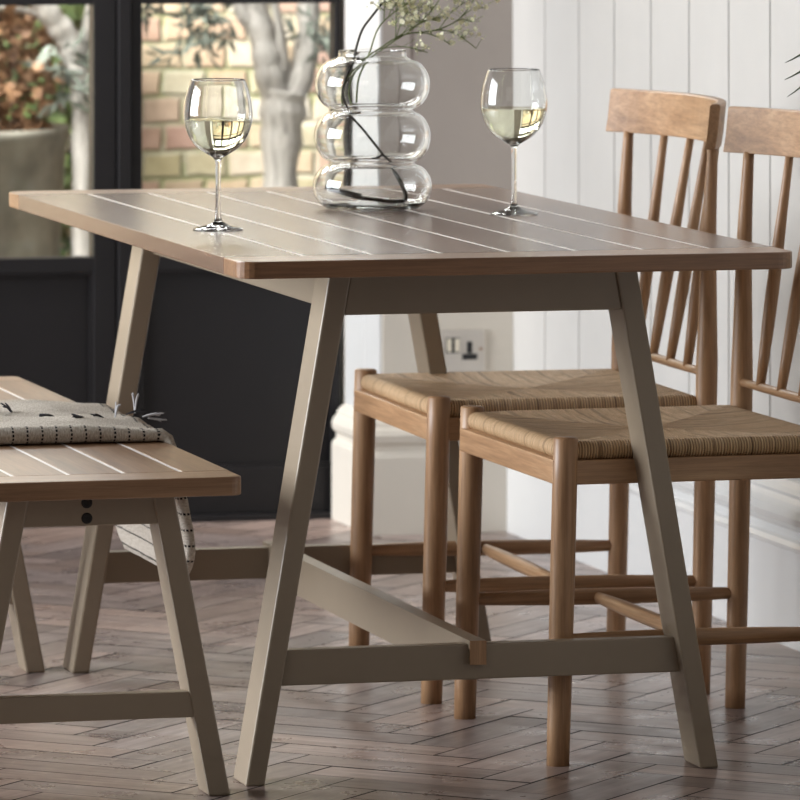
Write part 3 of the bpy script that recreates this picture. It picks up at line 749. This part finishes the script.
def sprig(label, main, ends, nb, seed):
    random.seed(seed)
    t = thing('gypsophila_sprig', label, 'flower', tuple(main[0]), 'sprigs of tiny cream flowers in the vase'); org = Vector(t.location)
    bm = bmesh.new(); P = smoothpts(main, 6); tube(bm, P, [.0016*(1-.5*k/len(P)) for k in range(len(P))], 6)
    tips = []
    for e, at in ends:
        s = P[int(at*(len(P)-1))]; e = Vector(e); mid = s.lerp(e, .5)+Vector((0,0,.006)); Q = smoothpts([s, mid, e], 4); tube(bm, Q, .0008, 5)
        for k in range(nb):
            q = Q[random.randint(3, len(Q)-1)]; d = rv(1); d.z = abs(d.z)*.6+.1*d.z; tip = q + d*random.uniform(.012,.038); tube(bm, [q, q.lerp(tip,.5)+rv(.002), tip], .00042, 4); tips.append(tip)
    obj('stem', bm, 'stem', t, smooth=True)
    random.shuffle(tips)
    for p in tips[:75]:
        b = D.objects.new('blossom', BL); COL.objects.link(b); b.parent = t; b.location = p-org; b.rotation_euler = (random.uniform(0,pi), random.uniform(0,pi), 0); b.scale = [random.uniform(.8,1.35)]*3
    bm = bmesh.new()
    for p in tips[75:]+[q+rv(.008) for q in tips]: bmesh.ops.create_icosphere(bm, subdivisions=1, radius=.0011, matrix=Matrix.Translation(p))
    f = obj('buds', bm, mat('bud_green', (.45,.50,.26), .7), t); f['kind'] = 'stuff'
sprig('gypsophila sprig leaning furthest right out of the vase, over the grey pier', [W(341,104,.0), W(342,92,.01), W(346,76), W(362,58,-.01), W(378,47,-.01), W(405,34,0), W(440,30,.01), W(462,20,.0), W(480,2,.01), W(500,-30,.02)],
      [(W(452,14),.5), (W(470,38),.66), (W(482,48),.7), (W(455,44),.6), (W(492,8),.8), (W(478,22),.75), (W(500,-10),.9), (W(510,-22),.95), (W(432,52,.01),.45), (W(466,2,-.02),.7)], 11, 3)
sprig('upright gypsophila sprig in the middle of the vase', [W(347,102,-.02), W(346,92,-.01), W(350,78), W(360,64), W(392,42), W(415,28), W(440,6,.01), W(458,-25)],
      [(W(398,4),.6), (W(410,10),.6), (W(425,4),.7), (W(440,20),.72), (W(430,-14),.85), (W(455,-10),.9), (W(420,20,-.02),.62), (W(436,-6,-.02),.8)], 11, 5)
sprig('short leaning gypsophila sprig nearest the bare twig', [W(352,100,-.02), W(358,76), W(369,52), W(378,28), W(392,14), W(412,0), W(425,-20)],
      [(W(386,2),.6), (W(396,6),.65), (W(380,-8),.7), (W(404,-8),.8), (W(417,8),.75), (W(398,-18),.9)], 11, 9)

# ------------------------------------------------------------------ potted palm whose tips reach in at the right edge
def palm():
    c = Vector((1.05, .02, 0))
    t = thing('potted_palm', 'palm with thin arching leaf tips reaching in at the right edge', 'plant', tuple(c))
    bm = bmesh.new(); lathe(bm, [(0,0),(.10,0),(.13,.05),(.14,.18),(.125,.27),(.115,.27),(.12,.18),(0,.16)], c, 32); obj('basket', bm, 'basket', t, smooth=True)
    bm = bmesh.new()
    random.seed(4)
    for k in range(5): a = k*1.3; tube(bm, smoothpts([c+Vector((0,0,.16)), c+Vector((cos(a)*.03, sin(a)*.03, .5)), c+Vector((cos(a)*.05, sin(a)*.05, .85))], 4), [.007]*9, 6)
    obj('stems', bm, 'stem', t, smooth=True)
    tips = [(.791,.03,1.014),(.790,.03,.990),(.794,.03,.966)]
    bm = bmesh.new()
    def frond(p0, p1, lift, wd):
        P = smoothpts([p0, Vector(p0).lerp(Vector(p1), .5)+Vector((0,0,lift)), p1], 8); n = len(P)
        rows = []
        for i, p in enumerate(P):
            q = wd*sin(pi*min(.98,(i/(n-1)*.85+.12))); d = Vector((.15,.3,1)).normalized()*q; e = Vector((0,.35*q,0))
            rows.append([bm.verts.new(p-d), bm.verts.new(p+e), bm.verts.new(p+d)])
        for a, b in zip(rows, rows[1:]):
            for j in range(2): bm.faces.new((a[j], a[j+1], b[j+1], b[j]))
    for p in tips: frond((1.06,.02,.90+random.random()*.04), p, .085, .0045)
    for k in range(16):
        a = random.uniform(-.9,.9)*pi; l = random.uniform(.10,.16); frond((1.05+.02*cos(a),.02+.02*sin(a),.84), (1.05+l*cos(a)*(.9), .02+l*sin(a), .90+random.uniform(-.05,.15)), .08, .005)
    f = obj('leaves', bm, 'palm', t)
palm()
